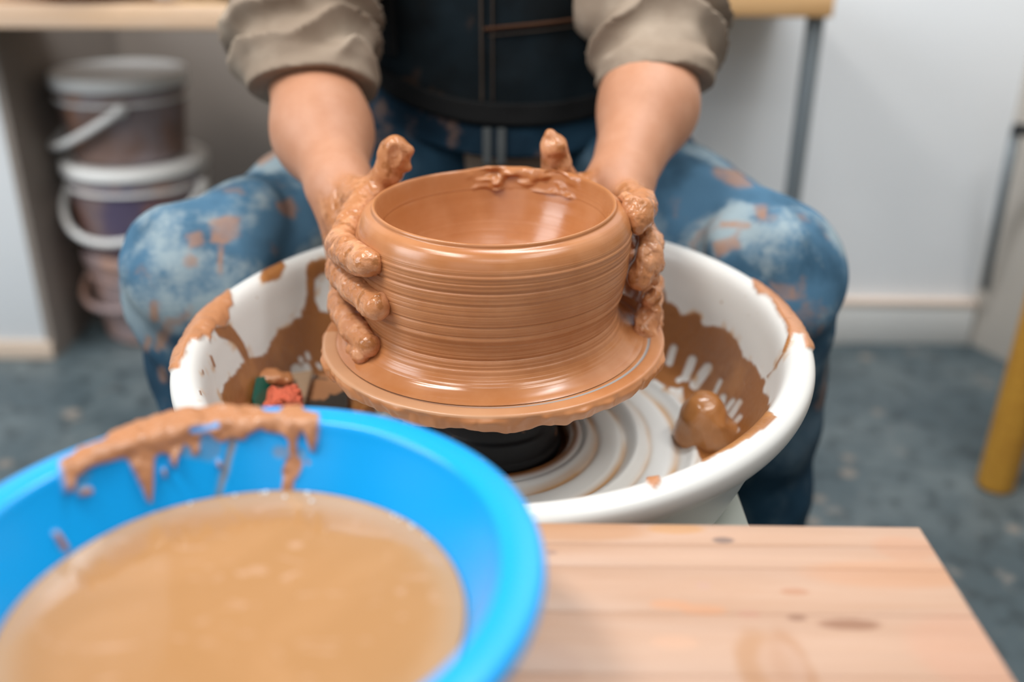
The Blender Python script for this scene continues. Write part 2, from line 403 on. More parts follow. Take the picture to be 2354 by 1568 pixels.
# ------------------------------------------------------------------ the room
def struct(o): o['kind'] = 'structure'; return o
struct(box('floor', (-2.6, -2.6, -.05), (2.6, 2.6, 0), M['floor'], bev=0))
struct(box('wall_back', (.05, 1.945, 0), (1.02, 2.0, 2.6), M['wall'], bev=0))
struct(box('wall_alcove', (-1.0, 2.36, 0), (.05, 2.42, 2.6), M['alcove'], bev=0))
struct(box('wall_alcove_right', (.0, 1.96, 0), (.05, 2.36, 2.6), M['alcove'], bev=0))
struct(box('wall_left_pier', (-2.6, 1.81, 0), (-.93, 1.95, .66), M['wall'], bev=.002))
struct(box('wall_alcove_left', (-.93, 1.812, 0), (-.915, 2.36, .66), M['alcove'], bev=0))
struct(box('wall_far_left', (-2.6, 2.36, 0), (-1.0, 2.42, 2.6), M['wall'], bev=0))
struct(box('baseboard_left', (-2.6, 1.803, 0), (-.918, 1.81, .038), M['beige_skirting'], bev=.001))
struct(box('baseboard_back', (.05, 1.925, 0), (.965, 1.945, .088), M['skirting'], bev=.002))
struct(box('trim_1', (.05, 1.922, .088), (.965, 1.945, .100), M['skirting_top'], bev=.002))
# right-hand panel that comes forward from the corner
pa = np.array([.965, 1.95]); pb = np.array([1.42, .95]); pd_ = (pb-pa)/np.linalg.norm(pb-pa); pn = np.array([pd_[1], -pd_[0]])
def slab(name, a, b, z0, z1, th, mat):
    a = np.array(a); b = np.array(b); d = (b-a)/np.linalg.norm(b-a); n_ = np.array([-d[1], d[0]])*th
    q = [a, b, b+n_, a+n_]; V = [(*p, z) for z in (z0, z1) for p in q]
    return mesh(name, V, [(3, 2, 1, 0), (4, 5, 6, 7), (0, 1, 5, 4), (1, 2, 6, 5), (2, 3, 7, 6), (3, 0, 4, 7)], mat, smooth=False)
struct(slab('wall_right', pa, pb, 0, 2.6, .06, M['beige_panel']))
# dark rod with bracket on the right panel
rod = empty('wall_rod', (.985, 1.86, .10), 'thin dark vertical metal rod with a cross bracket beside the right-hand beige panel', 'rod')
def relp(p, e): return tuple(np.array(p)-np.array(e.location))
rt_ = at(2336, 296, 1.84); rb_ = at(2262, 664, 1.90)
rod.location = tuple(rb_)
tube('shaft', [relp(rb_, rod), relp((rt_+rb_)/2, rod), relp(rt_, rod)], .009, M['grey_metal'], rod)
tube('bracket', [relp(rt_+np.array([-.006, 0, 0]), rod), relp(rt_+np.array([.05, -.04, 0]), rod), relp(rt_+np.array([.10, -.12, 0]), rod)], .011, M['dark_metal'], rod)

# ------------------------------------------------------------------ bench along the wall
def bx(name, lo, hi, mat, par, **k):
    e = Vector(par.location); return box(name, Vector(lo)-e, Vector(hi)-e, mat, par, **k)
shelf = empty('shelf_board', (-.93, 1.80, .66), 'long pale wooden board above the alcove with the stacked pails', 'shelf')
bx('board', (-2.3, 1.66, .660), (-.01, 1.93, .695), M['bench'], shelf, bev=.004)
bx('edge_strip', (-2.3, 1.648, .658), (-.01, 1.66, .696), M['bench_edge'], shelf, bev=.003)
shelf.rotation_euler[2] = math.radians(3.0); shelf.location = (-.93, 1.835, .656)
bench = empty('work_bench', (.28, 1.78, 0), 'small orange-brown wooden table with grey metal legs behind the person', 'table')
bx('table_top', (.02, 1.66, .655), (.497, 1.93, .690), M['bench'], bench, bev=.004)
bx('edge_strip', (.02, 1.648, .652), (.497, 1.66, .691), M['bench'], bench, bev=.003)
for lx in (.035, .468): bx('leg', (lx, 1.668, -.032), (lx+.024, 1.692, .655), M['grey_metal'], bench, bev=.002)
bench.rotation_euler[2] = math.radians(2.5); bench.location[2] = .038
# things on the bench: only their feet are in the frame
tb = mesh('terracotta_dish', *lathe([(.00002, 0), (.085, 0), (.11, .014), (.15, .05), (.158, .055), (.152, .058), (.10, .022), (.00002, .012)], 48), M['terracotta'])
tb.location = (-.735, 1.80, .700); tag(tb, 'reddish terracotta dish standing on the shelf board above the stacked pails', 'dish')
wj = mesh('white_jar', *lathe([(.00002, 0), (.022, 0), (.024, .004), (.026, .05), (.022, .075), (.015, .085), (.016, .09), (.00002, .09)], 32), M['cream_plastic'])
wj.location = (-.575, 1.74, .700); tag(wj, 'small white jar on the shelf board just right of the terracotta dish', 'jar')
gj = mesh('green_pot', *lathe([(.00002, 0), (.05, 0), (.065, .03), (.07, .07), (.06, .10), (.062, .105), (.055, .10), (.05, .02), (.00002, .01)], 32), M['green_glaze'])
gj.location = (-1.0, 1.84, .700); tag(gj, 'dark green glazed pot at the left end of the shelf board', 'pot')
g2 = gj.copy(); C.objects.link(g2); g2.location = (-.46, 1.80, .700); tag(g2, 'dark green glazed pot on the shelf board beside the person\'s sleeve', 'pot')

# ------------------------------------------------------------------ stacked pails
def pail(loc, r, h, mat, label, hmode, rimmat=None):
    e = empty('plastic_pail', loc, label, 'pail', 'pails stacked in the alcove'); rb = r*.86
    V, Fc = lathe(spline([(.00002, 0), (rb-.004, 0), (rb, .004), (rb+.002, .03), (r-.006, h-.045), (r-.006, h-.012), (r-.010, h-.004), (.00002, h-.006)], .006, 1), 64); mesh('pail_body', V, Fc, mat, e)
    rm = rimmat or M['cream_plastic']
    V, Fc = lathe([(.00002, h-.001), (r-.02, h-.0005), (r-.012, h+.002), (r, h+.002), (r+.003, h-.002), (r+.004, h-.020), (r+.001, h-.024), (r-.007, h-.022), (r-.007, h-.006)], 64); mesh('lid', V, Fc, rm, e)
    V, Fc = lathe([(r-.008, h-.050), (r+.000, h-.049), (r+.000, h-.046), (r-.008, h-.044)], 64); mesh('rim_band', V, Fc, rm, e)
    for s in (-1, 1):
        tube('handle_lug', [(s*(r-.004), 0, h-.052), (s*(r+.012), 0, h-.052)], .012, rm, e, 12)
    if hmode == 'up':      # swung forward and tilted
        pts = [(-(r+.008)*math.cos(a), -(r+.012)*math.sin(a), h-.052-.055*math.sin(a)-.05*math.sin(2*a)) for a in np.linspace(0, math.pi, 24)]
    else:
        pts = [(-(r+.008)*math.cos(a), -(r+.014)*math.sin(a), h-.052-hmode*math.sin(a)) for a in np.linspace(0, math.pi, 24)]
    tube('handle', pts, .0075, rm, e, 8)
    return e
pail((-.755, 1.985, .0), .135, .190, M['pail_c'], 'pinkish clay-stained pail at the bottom of the stack under the shelf', .05, M['pail_c']).rotation_euler[2] = math.radians(-35)
pail((-.765, 1.985, .192), .138, .180, M['pail_b'], 'brown pail with white lid and drooping handle, middle of the stack', .085).rotation_euler[2] = math.radians(-12)
pail((-.772, 1.985, .374), .126, .165, M['pail_a'], 'grey-violet pail with white lid and slanting handle, topmost of the stack', .085).rotation_euler[2] = math.radians(-72)

# ------------------------------------------------------------------ yellow stool, one leg in view
ft = atz(2300, 1118, 0)
yst = empty('yellow_stool', (ft[0]+.19, ft[1]-.36, 0), 'yellow-painted wooden stool at the right edge of the frame, one leg in view', 'stool')
def post(name, a, b, r0, r1, mat, par, n=4):
    V, Fc = tube_mesh([a, (np.array(a)+np.array(b))/2, b], [r0, (r0+r1)/2, r1], n); o = mesh(name, V, Fc, mat, par, smooth=False)
    bv = o.modifiers.new('bevel', 'BEVEL'); bv.width = .006; bv.segments = 2; return o
for sx in (-1, 1):
    for sy in (-1, 1):
        if sx == -1 and sy == 1: pass
        y0 = 0 if sy == -1 else .36
        post('leg', (sx*.20, y0, 0), (sx*.185, y0+(.01 if sy == -1 else -.01), .70), .030, .034, M['yellow_wood'], yst, 8)
box('seat', (-.20, -.02, .70), (.20, .38, .735), M['yellow_wood'], yst, bev=.01)
for z_ in (.30,): 
    box('stretcher', (-.19, -.005, z_), (.19, .015, z_+.03), M['yellow_wood'], yst, bev=.003)
    box('stretcher', (-.19, .345, z_), (.19, .365, z_+.03), M['yellow_wood'], yst, bev=.003)
yst.location.x += .0

# ------------------------------------------------------------------ front table
TZ = .535
tab = empty('pine_table', (0, .30, 0), 'pale pine table at the front, of glued boards, with clay spots', 'table')
TX = .243; TY1 = .4945
ys = [TY1, .4745, .4535, .4150, .3700, .3250, .2800, .2350, .1900]
for i in range(len(ys)-1):
    o = bx('plank', (-.62, ys[i+1]+.00005, TZ-.026), (TX, ys[i]-.00005, TZ), M['pine'], tab, bev=.0006, seg=1)
# planks carry world-placed grain: keep object coordinates in table space
for o in tab.children: 
    for v in o.data.vertices: v.co = Vector(v.co)
for lx in (-.60, TX-.055):
    for ly in (.20, TY1-.055): bx('leg', (lx, ly, 0), (lx+.045, ly+.045, TZ-.026), M['bench'], tab, bev=.003)
bx('apron_rail', (-.56, TY1-.04, TZ-.085), (TX-.055, TY1-.02, TZ-.026), M['bench'], tab, bev=.002)
bx('apron_rail', (-.56, .21, TZ-.085), (TX-.055, .23, TZ-.026), M['bench'], tab, bev=.002)
for o in tab.children:
    if o.name.startswith('plank'):
        o.data.transform(Matrix.Translation(tab.location)); o.matrix_parent_inverse = Matrix.Translation(-Vector(tab.location))

# ------------------------------------------------------------------ the wheel
def frame(c, n):
    n = np.array(n, float); n /= np.linalg.norm(n); x = np.cross([0, 1., 0], n); x /= np.linalg.norm(x); y = np.cross(n, x)
    return Matrix(((x[0], y[0], n[0], c[0]), (x[1], y[1], n[1], c[1]), (x[2], y[2], n[2], c[2]), (0, 0, 0, 1)))
def mnp(Mx): return np.array(Mx)
def xf(Mx, V): A = mnp(Mx); return V@A[:3, :3].T+A[:3, 3]
BATC = (-.0151, .7579, CAMZ-.3389); BATN = (-.0164, -.0211, 1)
PANC = (-.0155, .7579, CAMZ-.3354); PANN = (-.0209, -.0509, 1); PR = .2588
MB_ = frame(BATC, BATN); MP = frame(PANC, PANN)
wheel = empty('pottery_wheel', (PANC[0], PANC[1], 0), 'white pottery wheel with a big round clay-splashed splash pan', 'pottery wheel')
def wlink(o, Mx): o.parent = wheel; o.matrix_parent_inverse = Matrix.Translation(-Vector(wheel.location)); o.matrix_basis = Mx; return o
# pan profile: floor with ridges, wall, rolled rim, outside
prof = [(.062, -.109), (.066, -.102), (.0705, -.1005), (.075, -.1015)]
def ridge(r): 
    z = -.1065
    for rr, w_, h_ in ((.080, .0045, .0060), (.124, .0055, .0065), (.172, .0055, .0060)): z += h_*math.exp(-((r-rr)/w_)**2)
    for rr, w_, h_ in ((.0885, .003, .0025), (.113, .0035, .0035), (.1335, .003, .0015), (.158, .004, .0025)): z -= h_*math.exp(-((r-rr)/w_)**2)
    return z
prof += [(r, ridge(r)) for r in np.linspace(.076, .186, 90)]
wall = spline([(.186, -.1065), (.197, -.105), (.206, -.092), (.216, -.068), (.228, -.030), (.2325, -.012), (.237, -.003), (.244, .0005), (.251, .0), (.2575, -.004), (PR, -.011), (.2575, -.018), (.2535, -.024), (.247, -.0255), (.2405, -.027), (.2375, -.034), (.229, -.060), (.213, -.103), (.206, -.113), (.190, -.118), (.02, -.118)], .0016, 3)
prof = np.vstack([prof, wall[1:]])
NT = 1150; V, Fc = lathe(prof, NT)
W_ = xf(MP, V); u, v = proj(W_)
# approximate normals for facing test
m_ = len(prof); G = W_.reshape(NT, m_, 3); du = np.roll(G, -1, 0)-np.roll(G, 1, 0); dv = np.gradient(G, axis=1)
N_ = np.cross(du, dv).reshape(-1, 3); N_ /= np.linalg.norm(N_, axis=1)[:, None]+1e-12
if (N_.reshape(NT, m_, 3)[:, 50, 2]).mean() < 0: N_ = -N_
face = np.einsum('ij,ij->i', N_, CAM-W_) > 0
rr = np.repeat(V[:, 0][None], 1, 0)[0]; rad = np.hypot(V[:, 0], V[:, 1]); far = (V[:, 2] > -.2)
nz = fbm(W_, 55, 4, 3)*16+fbm(W_, 230, 2, 9)*4
inner = face & (rad < .250)
mud = np.full(len(V), 1e3)
P1 = [(700, 603), (749, 590), (790, 560), (860, 560), (860, 950), (700, 960), (520, 945), (510, 905), (525, 875), (560, 835), (605, 812), (622, 778), (640, 760), (658, 752), (672, 735), (690, 728), (700, 700), (702, 650)]
mud = np.minimum(mud, polydist(u, v, P1)+nz*.7)
for n_ in ([(726, 645), (742, 630), (766, 625), (766, 716), (735, 716), (724, 690)],): mud = np.maximum(mud, -(polydist(u, v, n_)+nz*.3))
for a, b, r in (((680, 850), (690, 868), 13), ((703, 843), (713, 868), 9), ((730, 838), (736, 846), 4), ((705, 813), (709, 824), 5), ((690, 825), (692, 830), 5)): mud = np.maximum(mud, -(capd(u, v, a, b, r)+nz*.12))
mud = np.minimum(mud, polydist(u, v, [(487, 755), (502, 775), (520, 782), (537, 790), (556, 822), (568, 835), (575, 830), (560, 790), (545, 765), (528, 745)])+nz*.2)
mud = np.minimum(mud, polydist(u, v, [(596, 640), (602, 622), (625, 608), (650, 600), (655, 612), (642, 640), (620, 648), (603, 652)])+nz*.2)
for a, b, r in (((484, 820), (492, 842), 3), ((465, 852), (467, 860), 2), ((556, 840), (566, 870), 5), ((460, 900), (462, 908), 2)): mud = np.minimum(mud, capd(u, v, a, b, r)+nz*.1)
P2 = [(1440, 640), (1517, 656), (1528, 667), (1534, 691), (1558, 702), (1568, 723), (1600, 719), (1617, 747), (1646, 744), (1672, 758), (1694, 779), (1710, 822), (1748, 843), (1750, 870), (1763, 878), (1760, 900), (1772, 918), (1768, 945), (1790, 960), (1721, 1010), (1659, 1040), (1614, 1060), (1604, 1030), (1587, 985), (1568, 894), (1533, 897), (1507, 878), (1440, 860)]
mud = np.minimum(mud, polydist(u, v, P2)+nz*.55)
for a, b, r in (((1592, 827), (1577, 868), 10), ((1627, 846), (1598, 885), 12), ((1657, 876), (1641, 908), 5), ((1663, 913), (1659, 930), 8), ((1686, 921), (1660, 954), 5.5), ((1702, 924), (1680, 958), 7), ((1702, 958), (1671, 996), 6), ((1697, 988), (1663, 1018), 5), ((1549, 800), (1539, 833), 8), ((1560, 875), (1574, 868), 6)): mud = np.maximum(mud, -(capd(u, v, a, b, r)+nz*.10))
for a, b, r in (((1765, 866), (1782, 846), 2), ((1784, 842), (1800, 815), 2.5), ((1803, 808), (1816, 775), 5)): mud = np.minimum(mud, capd(u, v, a, b, r)+nz*.15)
mudf = np.where(inner, sstep(1.5, -1.5, mud), 0)
mudf = np.maximum(mudf, np.where((rad < .0735) & (V[:, 2] > -.13), sstep(.0735, .0715, rad+fbm(W_, 60, 2)*.003), 0))
thick = np.full(len(V), 1e3)
T1 = [(380, 855), (383, 820), (400, 755), (438, 705), (480, 668), (505, 655), (522, 662), (532, 680), (535, 700), (525, 712), (527, 735), (515, 755), (495, 752), (483, 770), (482, 790), (470, 775), (455, 787), (440, 783), (430, 800), (428, 815), (417, 832), (416, 850)]
thick = np.minimum(thick, polydist(u, v, T1)+nz*.25)
T2 = [(1728, 640), (1745, 632), (1770, 640), (1815, 670), (1850, 712), (1875, 780), (1878, 810), (1850, 802), (1842, 772), (1826, 772), (1815, 785), (1806, 745), (1785, 712), (1772, 690), (1760, 678), (1745, 676), (1732, 662)]
thick = np.minimum(thick, polydist(u, v, T2)+nz*.25)
thick = np.minimum(thick, polydist(u, v, [(1463, 1094), (1490, 1090), (1518, 1086), (1518, 1112), (1503, 1126), (1490, 1112), (1478, 1102)])+nz*.1)
thickf = np.where(face & (rad > .200), sstep(2, -2, thick), 0)
ochre = np.zeros(len(V))
fl = (V[:, 2] > -.13) & (rad < .2)
for r0, w_, a_ in ((.0885, .0028, .9), (.0855, .0015, .5), (.113, .0026, .95), (.1345, .0022, .5), (.158, .0032, .9), (.176, .002, .4)):
    ochre = np.maximum(ochre, np.where(fl, np.exp(-((rad-r0+fbm(W_, 25, 2, 5)*.0012)/w_)**2)*a_*np.clip(.7+fbm(W_, 30, 2, 8), 0, 1), 0))
ochre = np.maximum(ochre, np.where(inner, sstep(16, 0, mud+nz*.5)*np.clip(fbm(W_, 70, 3, 11)*2.2-.2, 0, .8), 0))
D = (thickf*(.0022+.0022*np.clip(fbm(W_, 70, 3, 21), -1, 1))+mudf*.0007)[:, None]*N_
Rm = mnp(MP)[:3, :3]
V2 = V+D@Rm
pan = mesh('splash_pan', V2, Fc, M['pan'], None, attrs={'mud': mudf, 'thick': thickf, 'ochre': ochre}); wlink(pan, MP)
# shaft, hub and head under the bat
zb = -.0135
V, Fc = lathe(spline([(.00002, zb-.001), (.098, zb-.001), (.100, zb-.003), (.100, zb-.012), (.097, zb-.014), (.06, zb-.015)], .004, 1), 96); wlink(mesh('wheel_head', V, Fc, M['dark_metal']), MB_)
V, Fc = lathe([(.060, zb-.012), (.060, -.045), (.057, -.049), (.050, -.051), (.050, -.078), (.054, -.080), (.054, -.098), (.057, -.101), (.057, -.108), (.00002, -.112)], 72); o = mesh('hub', V, Fc, M['hub']); wlink(o, MB_)
o.modifiers.new('bevel', 'BEVEL').width = .0015
# cabinet below
cz = .412
cab = bx('body', (-.22, .60, .10), (.183, .98, cz), M['wheel_paint'], wheel, bev=.008)
bx('top_plate', (-.228, .555, cz), (.190, 1.0, cz+.008), M['wheel_paint'], wheel, bev=.003)
for lx in (-.20, .15):
    for ly in (.61, .93): bx('leg', (lx, ly, 0), (lx+.03, ly+.03, .10), M['dark_metal'], wheel, bev=.003)

# bat
bat = empty('throwing_bat', BATC, 'round flat throwing bat coated in wet clay under the spinning pot', 'bat')
bp = spline([(.00002, 0), (.1262, 0), (.1270, -.0006), (.1283, -.0006), (.1290, .0004), (.1385, .0003), (.1400, -.0006), (.1404, -.0022), (.1400, -.007), (.1385, -.0115), (.136, -.0132), (.110, -.0135), (.00002, -.0135)], .0008, 2)
V, Fc = lathe(bp, 720); rad = np.hypot(V[:, 0], V[:, 1]); th = np.arctan2(V[:, 1], V[:, 0])
Q = np.stack([np.cos(th)*.14, np.sin(th)*.14, V[:, 2]], 1)
lump = fbm(Q, 38, 3, 2)*.0045+np.abs(fbm(Q*[1, 1, .5], 90, 2, 6))*.0030
side = sstep(-.0012, -.005, V[:, 2])*(rad > .12)
V[:, 0] += np.cos(th)*lump*side; V[:, 1] += np.sin(th)*lump*side
V[:, 2] -= sstep(-.009, -.0135, V[:, 2])*(rad > .125)*np.clip(fbm(Q*[1, 1, 0], 55, 2, 17)*.006+.001, 0, .006)
grv = sstep(.0016, .0007, np.abs(rad-.1277))*np.clip(.25+.75*sstep(-2.2, -.9, th)*sstep(.6, 0, th)+.35*fbm(Q, 20, 2, 4), 0, 1)*(V[:, 2] > -.004)
pale = sstep(.1285, .1295, rad)*sstep(-.9, -1.8, th)*(V[:, 2] > -.002)*.6
mesh('bat_disc', V, Fc, M['bat'], None, attrs={'groove': grv, 'pale': pale}).matrix_basis = MB_
bo = bpy.data.objects['bat_disc']; bo.parent = bat; bo.matrix_parent_inverse = Matrix.Translation(-Vector(BATC)); bo.matrix_basis = MB_

# pot
pot = empty('clay_pot', tuple(xf(MB_, np.array([[.003, 0, 0]]))[0]), 'wide wet terracotta-brown clay pot being thrown between two muddy hands', 'pot')
PO = [(.1262, .0004), (.1245, .0012), (.1200, .0026), (.1130, .0070), (.1070, .0140), (.1040, .0225), (.1035, .0300), (.1052, .0400), (.1072, .0500), (.1080, .0620), (.1084, .0740), (.1084, .0860), (.1076, .0940), (.1052, .1015), (.1010, .1068), (.0975, .1084), (.0958, .1092), (.0957, .1108)]
PI = [(.0948, .1122), (.0934, .1122), (.0922, .1108), (.0908, .1050), (.0880, .0950), (.0838, .0830), (.0775, .0680), (.0685, .0520), (.0550, .0380), (.0350, .0280), (.00002, .0250)]
po = spline(PO+PI, .00045, 3)
NP = 360
s1 = np.concatenate([[0], np.cumsum(np.hypot(*np.diff(po, axis=0).T))])
zz = po[:, 1]; q = np.stack([zz*0, zz*0, s1], 1)
lines = fbm(q+[.3, .1, 0], 420, 3, 3)*.00020+fbm(q+[.7, .4, 0], 1000, 2, 5)*.00026
for z_, a_, w_ in ((.0905, .0006, .0012), (.079, -.0007, .0010), (.0695, -.0005, .0009), (.0525, -.0007, .0010), (.0415, .0008, .0014), (.0250, -.0007, .0012), (.0185, -.0005, .001)):
    lines += np.where(s1 < .145, a_*np.exp(-((zz-z_)/w_)**2), 0)
lines *= sstep(.003, .012, zz)*np.where(s1 > .150, .25, 1)*np.where((zz > .0965) & (s1 < .16), .12, 1)
tn = np.gradient(po, axis=0); tn /= np.linalg.norm(tn, axis=1)[:, None]; nn = np.stack([tn[:, 1], -tn[:, 0]], 1)
V, Fc = lathe(po+nn*lines[:, None], NP); th = np.arctan2(V[:, 1], V[:, 0]); rad = np.hypot(V[:, 0], V[:, 1])
top = sstep(.085, .112, V[:, 2])
# lip runs off true: a smeared, raised stretch at the back
arc = sstep(.62, .95, th)*sstep(1.95, 1.6, th)
Q = np.stack([np.cos(th), np.sin(th), V[:, 2]*10], 1)
V[:, 2] += top*(arc*.0022+.0010*np.sin(2*th+1)+arc*.0060*np.clip(fbm(Q, 5, 2, 31)+.1, 0, 1))
inn = (rad < .0955)&(V[:, 2] > .095); dr = np.where(inn, arc*np.clip(fbm(Q*[1, 1, 2.], 7, 2, 33)+.1, 0, 1)*.010, 0)
V[:, 0] -= np.cos(th)*dr; V[:, 1] -= np.sin(th)*dr
V[:, 0] += .0048*sstep(.0, .11, V[:, 2])-.003
la = np.tile(sstep(.010, .020, zz)*np.where(s1 > .147, .10, 1)*(1-.9*sstep(.094, .099, zz)), NP)
o = mesh('thrown_wall', V, Fc, M['pot'], attrs={'lines': la}); o.parent = pot; o.matrix_parent_inverse = Matrix.Translation(-Vector(pot.location)); o.matrix_basis = MB_
AX0 = xf(MB_, np.array([[.0, 0, 0]]))[0]; NAX = np.array(BATN)/np.linalg.norm(BATN)
POA = np.array(PO)
def potdist(P):
    q = (P-AX0); z = q@NAX; c = q-z[:, None]*NAX; c[:, 0] -= .0048*sstep(0, .11, z)-.003
    return np.linalg.norm(c, axis=1)-np.interp(z, POA[:, 1], POA[:, 0])
def hit(u, v, r):
    "nearest point on the viewing ray of u, v that clears the pot wall by r"
    ys_ = np.linspace(.60, .86, 600); P = np.array([at(u, v, y) for y in ys_]); d = potdist(P)-r
    k = np.argmax(d < 0) if (d < 0).any() else np.argmin(d)
    return P[k]

# ------------------------------------------------------------------ things lying in the pan
def lumpy(name, f, lo, hi, h, mat): V, Fc = sdf_mesh(f, lo, hi, h); return mesh(name, V, Fc, mat)
PZ = np.asarray(prof)[:260]; PZ = PZ[:np.argmax(PZ[:, 1] > -.004)]
def pf(u, v, dz=0):
    "point where the viewing ray of u, v meets the inside of the pan, lifted by dz"
    ys_ = np.linspace(.45, 1.03, 1200); P = np.array([at(u, v, y) for y in ys_]); A_ = mnp(MP); L_ = (P-A_[:3, 3])@A_[:3, :3]
    rr_ = np.hypot(L_[:, 0], L_[:, 1]); below = (L_[:, 2] < np.interp(rr_, PZ[:, 0], PZ[:, 1])+dz) & (rr_ < .232)
    return P[np.argmax(below)]
c = pf(1625, 975, .016)
o = lumpy('clay_lump', lambda P: smin(smin(ell(P, c+[-.004, 0, .006], (.020, .021, .024)), ell(P, c+[.014, -.006, -.010], (.022, .016, .015)), .016), ell(P, c+[-.008, .004, -.014], (.019, .018, .015)), .012)+fbm(P, 60, 2, 4)*.0025, c-.055, c+.055, .0014, M['lump'])
tag(o, 'glossy wet brown lump of clay in the splash pan right of the pot', 'clay')
c = pf(618, 865, .007)
o = lumpy('clay_scrap', lambda P: smin(ell(P, c+[-.003, 0, 0], (.015, .010, .006)), ell(P, c+[.012, -.002, -.002], (.012, .008, .005)), .006)+fbm(P, 120, 2, 14)*.002, c-.035, c+.035, .0011, M['slip'])
tag(o, 'small pale scrap of clay on the left side of the splash pan', 'clay')
c = pf(604, 902, .004)
def slabpoly(name, pts, z0, th, mat, bev=.002):
    n = len(pts); V = [(p[0], p[1], p[2]+z0) for p in pts]+[(p[0], p[1], p[2]+z0+th) for p in pts]
    Fc = [tuple(range(n))[::-1], tuple(range(n, 2*n))]+[(i, (i+1) % n, n+(i+1) % n, n+i) for i in range(n)]
    o = mesh(name, V, Fc, mat, smooth=False); b = o.modifiers.new('bevel', 'BEVEL'); b.width = bev; b.segments = 2; return o
o = slabpoly('rubber_kidney', [pf(*q, .006) for q in ((590, 880), (640, 872), (655, 935), (600, 960), (580, 930))], 0, .006, M['green_plastic']); tag(o, 'dark green rubber shaping tool under the sponge in the pan', 'tool')
o = slabpoly('wooden_rib', [pf(*q, .011) for q in ((632, 885), (650, 872), (675, 874), (722, 862), (700, 945), (690, 985), (650, 985), (634, 905))], 0, .007, M['tan_wood']); tag(o, 'tan wooden rib tool lying in the pan left of the bat', 'tool')
o = slabpoly('black_scraper', [pf(*q, .006) for q in ((722, 874), (760, 872), (800, 905), (798, 960), (700, 960), (702, 925))], 0, .006, M['black_rubber']); tag(o, 'black clay-smeared scraper lying in the pan beside the bat', 'tool')
c = pf(648, 935, .020)
def spf(P):
    Q = P-c; a = math.radians(20); x = Q[:, 0]*math.cos(a)+Q[:, 1]*math.sin(a); y = -Q[:, 0]*math.sin(a)+Q[:, 1]*math.cos(a)
    d = np.maximum.reduce([np.abs(x)-.017, np.abs(y)-.015, np.abs(Q[:, 2])-.013, -.6*x+.8*Q[:, 2]-.013])
    return d+fbm(P, 150, 3, 8)*.0035
o = lumpy('sponge', spf, c-.032, c+.032, .0009, M['sponge']); tag(o, 'torn orange-red sponge in the pan just behind the blue basin', 'sponge')

# ------------------------------------------------------------------ blue basin
BC = np.array([-.1189, .3472, CAMZ-.2593]); BH = BC[2]-TZ
basin = empty('plastic_basin', (BC[0], BC[1], TZ+.001), 'bright blue plastic basin of muddy water on the pine table, its rim smeared with clay', 'basin')
H = BH-.001; Rb = .135
pb_ = spline([(.00002, .0035), (.074, .0035), (.082, .008), (.088, .020), (.1005, H-.035), (.1130, H-.008), (.1150, H-.002), (.1175, H), (.1300, H-.0005), (.1335, H-.002), (Rb, H-.006), (Rb-.001, H-.010), (.1325, H-.009), (.128, H-.005), (.1185, H-.005), (.116, H-.010), (.0905, .018), (.084, .003), (.080, 0), (.00002, 0)], .0011, 2)
NB = 640; V, Fc = lathe(pb_, NB); loc = np.array([BC[0], BC[1], TZ+.001]); W_ = V+loc; u, v = proj(W_); rad = np.hypot(V[:, 0], V[:, 1])
m_ = len(pb_); G = W_.reshape(NB, m_, 3); N_ = np.cross(np.roll(G, -1, 0)-np.roll(G, 1, 0), np.gradient(G, axis=1)).reshape(-1, 3); N_ /= np.linalg.norm(N_, axis=1)[:, None]+1e-12
if N_[5, 2] < 0: N_ = -N_
face = (np.einsum('ij,ij->i', N_, CAM-W_) > 0) & (V[:, 1] > -.02)
nz = fbm(W_, 90, 3, 40)*9
BP = [(136, 1068), (180, 1043), (235, 1012), (300, 962), (400, 925), (560, 905), (605, 912), (690, 905), (700, 950), (735, 952), (735, 985), (724, 1035), (716, 1040), (706, 1000), (698, 985), (684, 1010), (682, 1058), (668, 1058), (664, 1010), (650, 995), (615, 992), (600, 985), (572, 998), (560, 1010), (535, 1004), (510, 1020), (490, 1010), (482, 998), (462, 1000), (458, 1040), (444, 1048), (436, 1030), (425, 1020), (412, 1045), (402, 1075), (392, 1068), (388, 1045), (370, 1040), (355, 1050), (352, 1100), (349, 1155), (340, 1158), (322, 1120), (300, 1075), (288, 1052), (240, 1062), (205, 1072), (170, 1095), (162, 1128), (146, 1132), (140, 1100)]
d = polydist(u, v, BP)+nz*.45
d = np.maximum(d, -(polydist(u, v, [(572, 926), (600, 930), (660, 928), (640, 950), (612, 950)])+nz*.1))
d = np.maximum(d, -(capd(u, v, (440, 992), (500, 978), 5)+nz*.15))
for a, b, r in (((675, 1068), (668, 1085), 20), ((665, 1095), (660, 1130), 13), ((185, 1132), (205, 1128), 7), ((376, 1080), (377, 1092), 4), ((128, 1228), (150, 1262), 7), ((502, 1062), (504, 1070), 4), ((708, 1062), (708, 1064), 4)): d = np.minimum(d, capd(u, v, a, b, r)+nz*.15)
th_ = np.where(face, sstep(2.5, -2.5, d), 0)
film = np.full(len(V), 1e3)
for a, b, r in (((536, 1010), (520, 1075), 8), ((520, 1075), (495, 1150), 9), ((195, 1080), (180, 1120), 16), ((420, 1020), (480, 1030), 30), ((640, 1040), (690, 1045), 14)): film = np.minimum(film, capd(u, v, a, b, r)+nz*.5)
fi = np.where(face & (rad < .118), sstep(5, -6, film)*.35, 0); fi = np.maximum(fi, np.where(face, sstep(2, -4, capd(u, v, (536, 1010), (500, 1150), 7)+nz*.3)*.8*(rad < .118), 0))
V2 = V+N_*(th_*(.0026+.0045*np.clip(fbm(W_, 75, 3, 44), -1, 1)))[:, None]
mesh('basin_shell', V2, Fc, M['basin'], basin, attrs={'mud': fi, 'thick': th_})
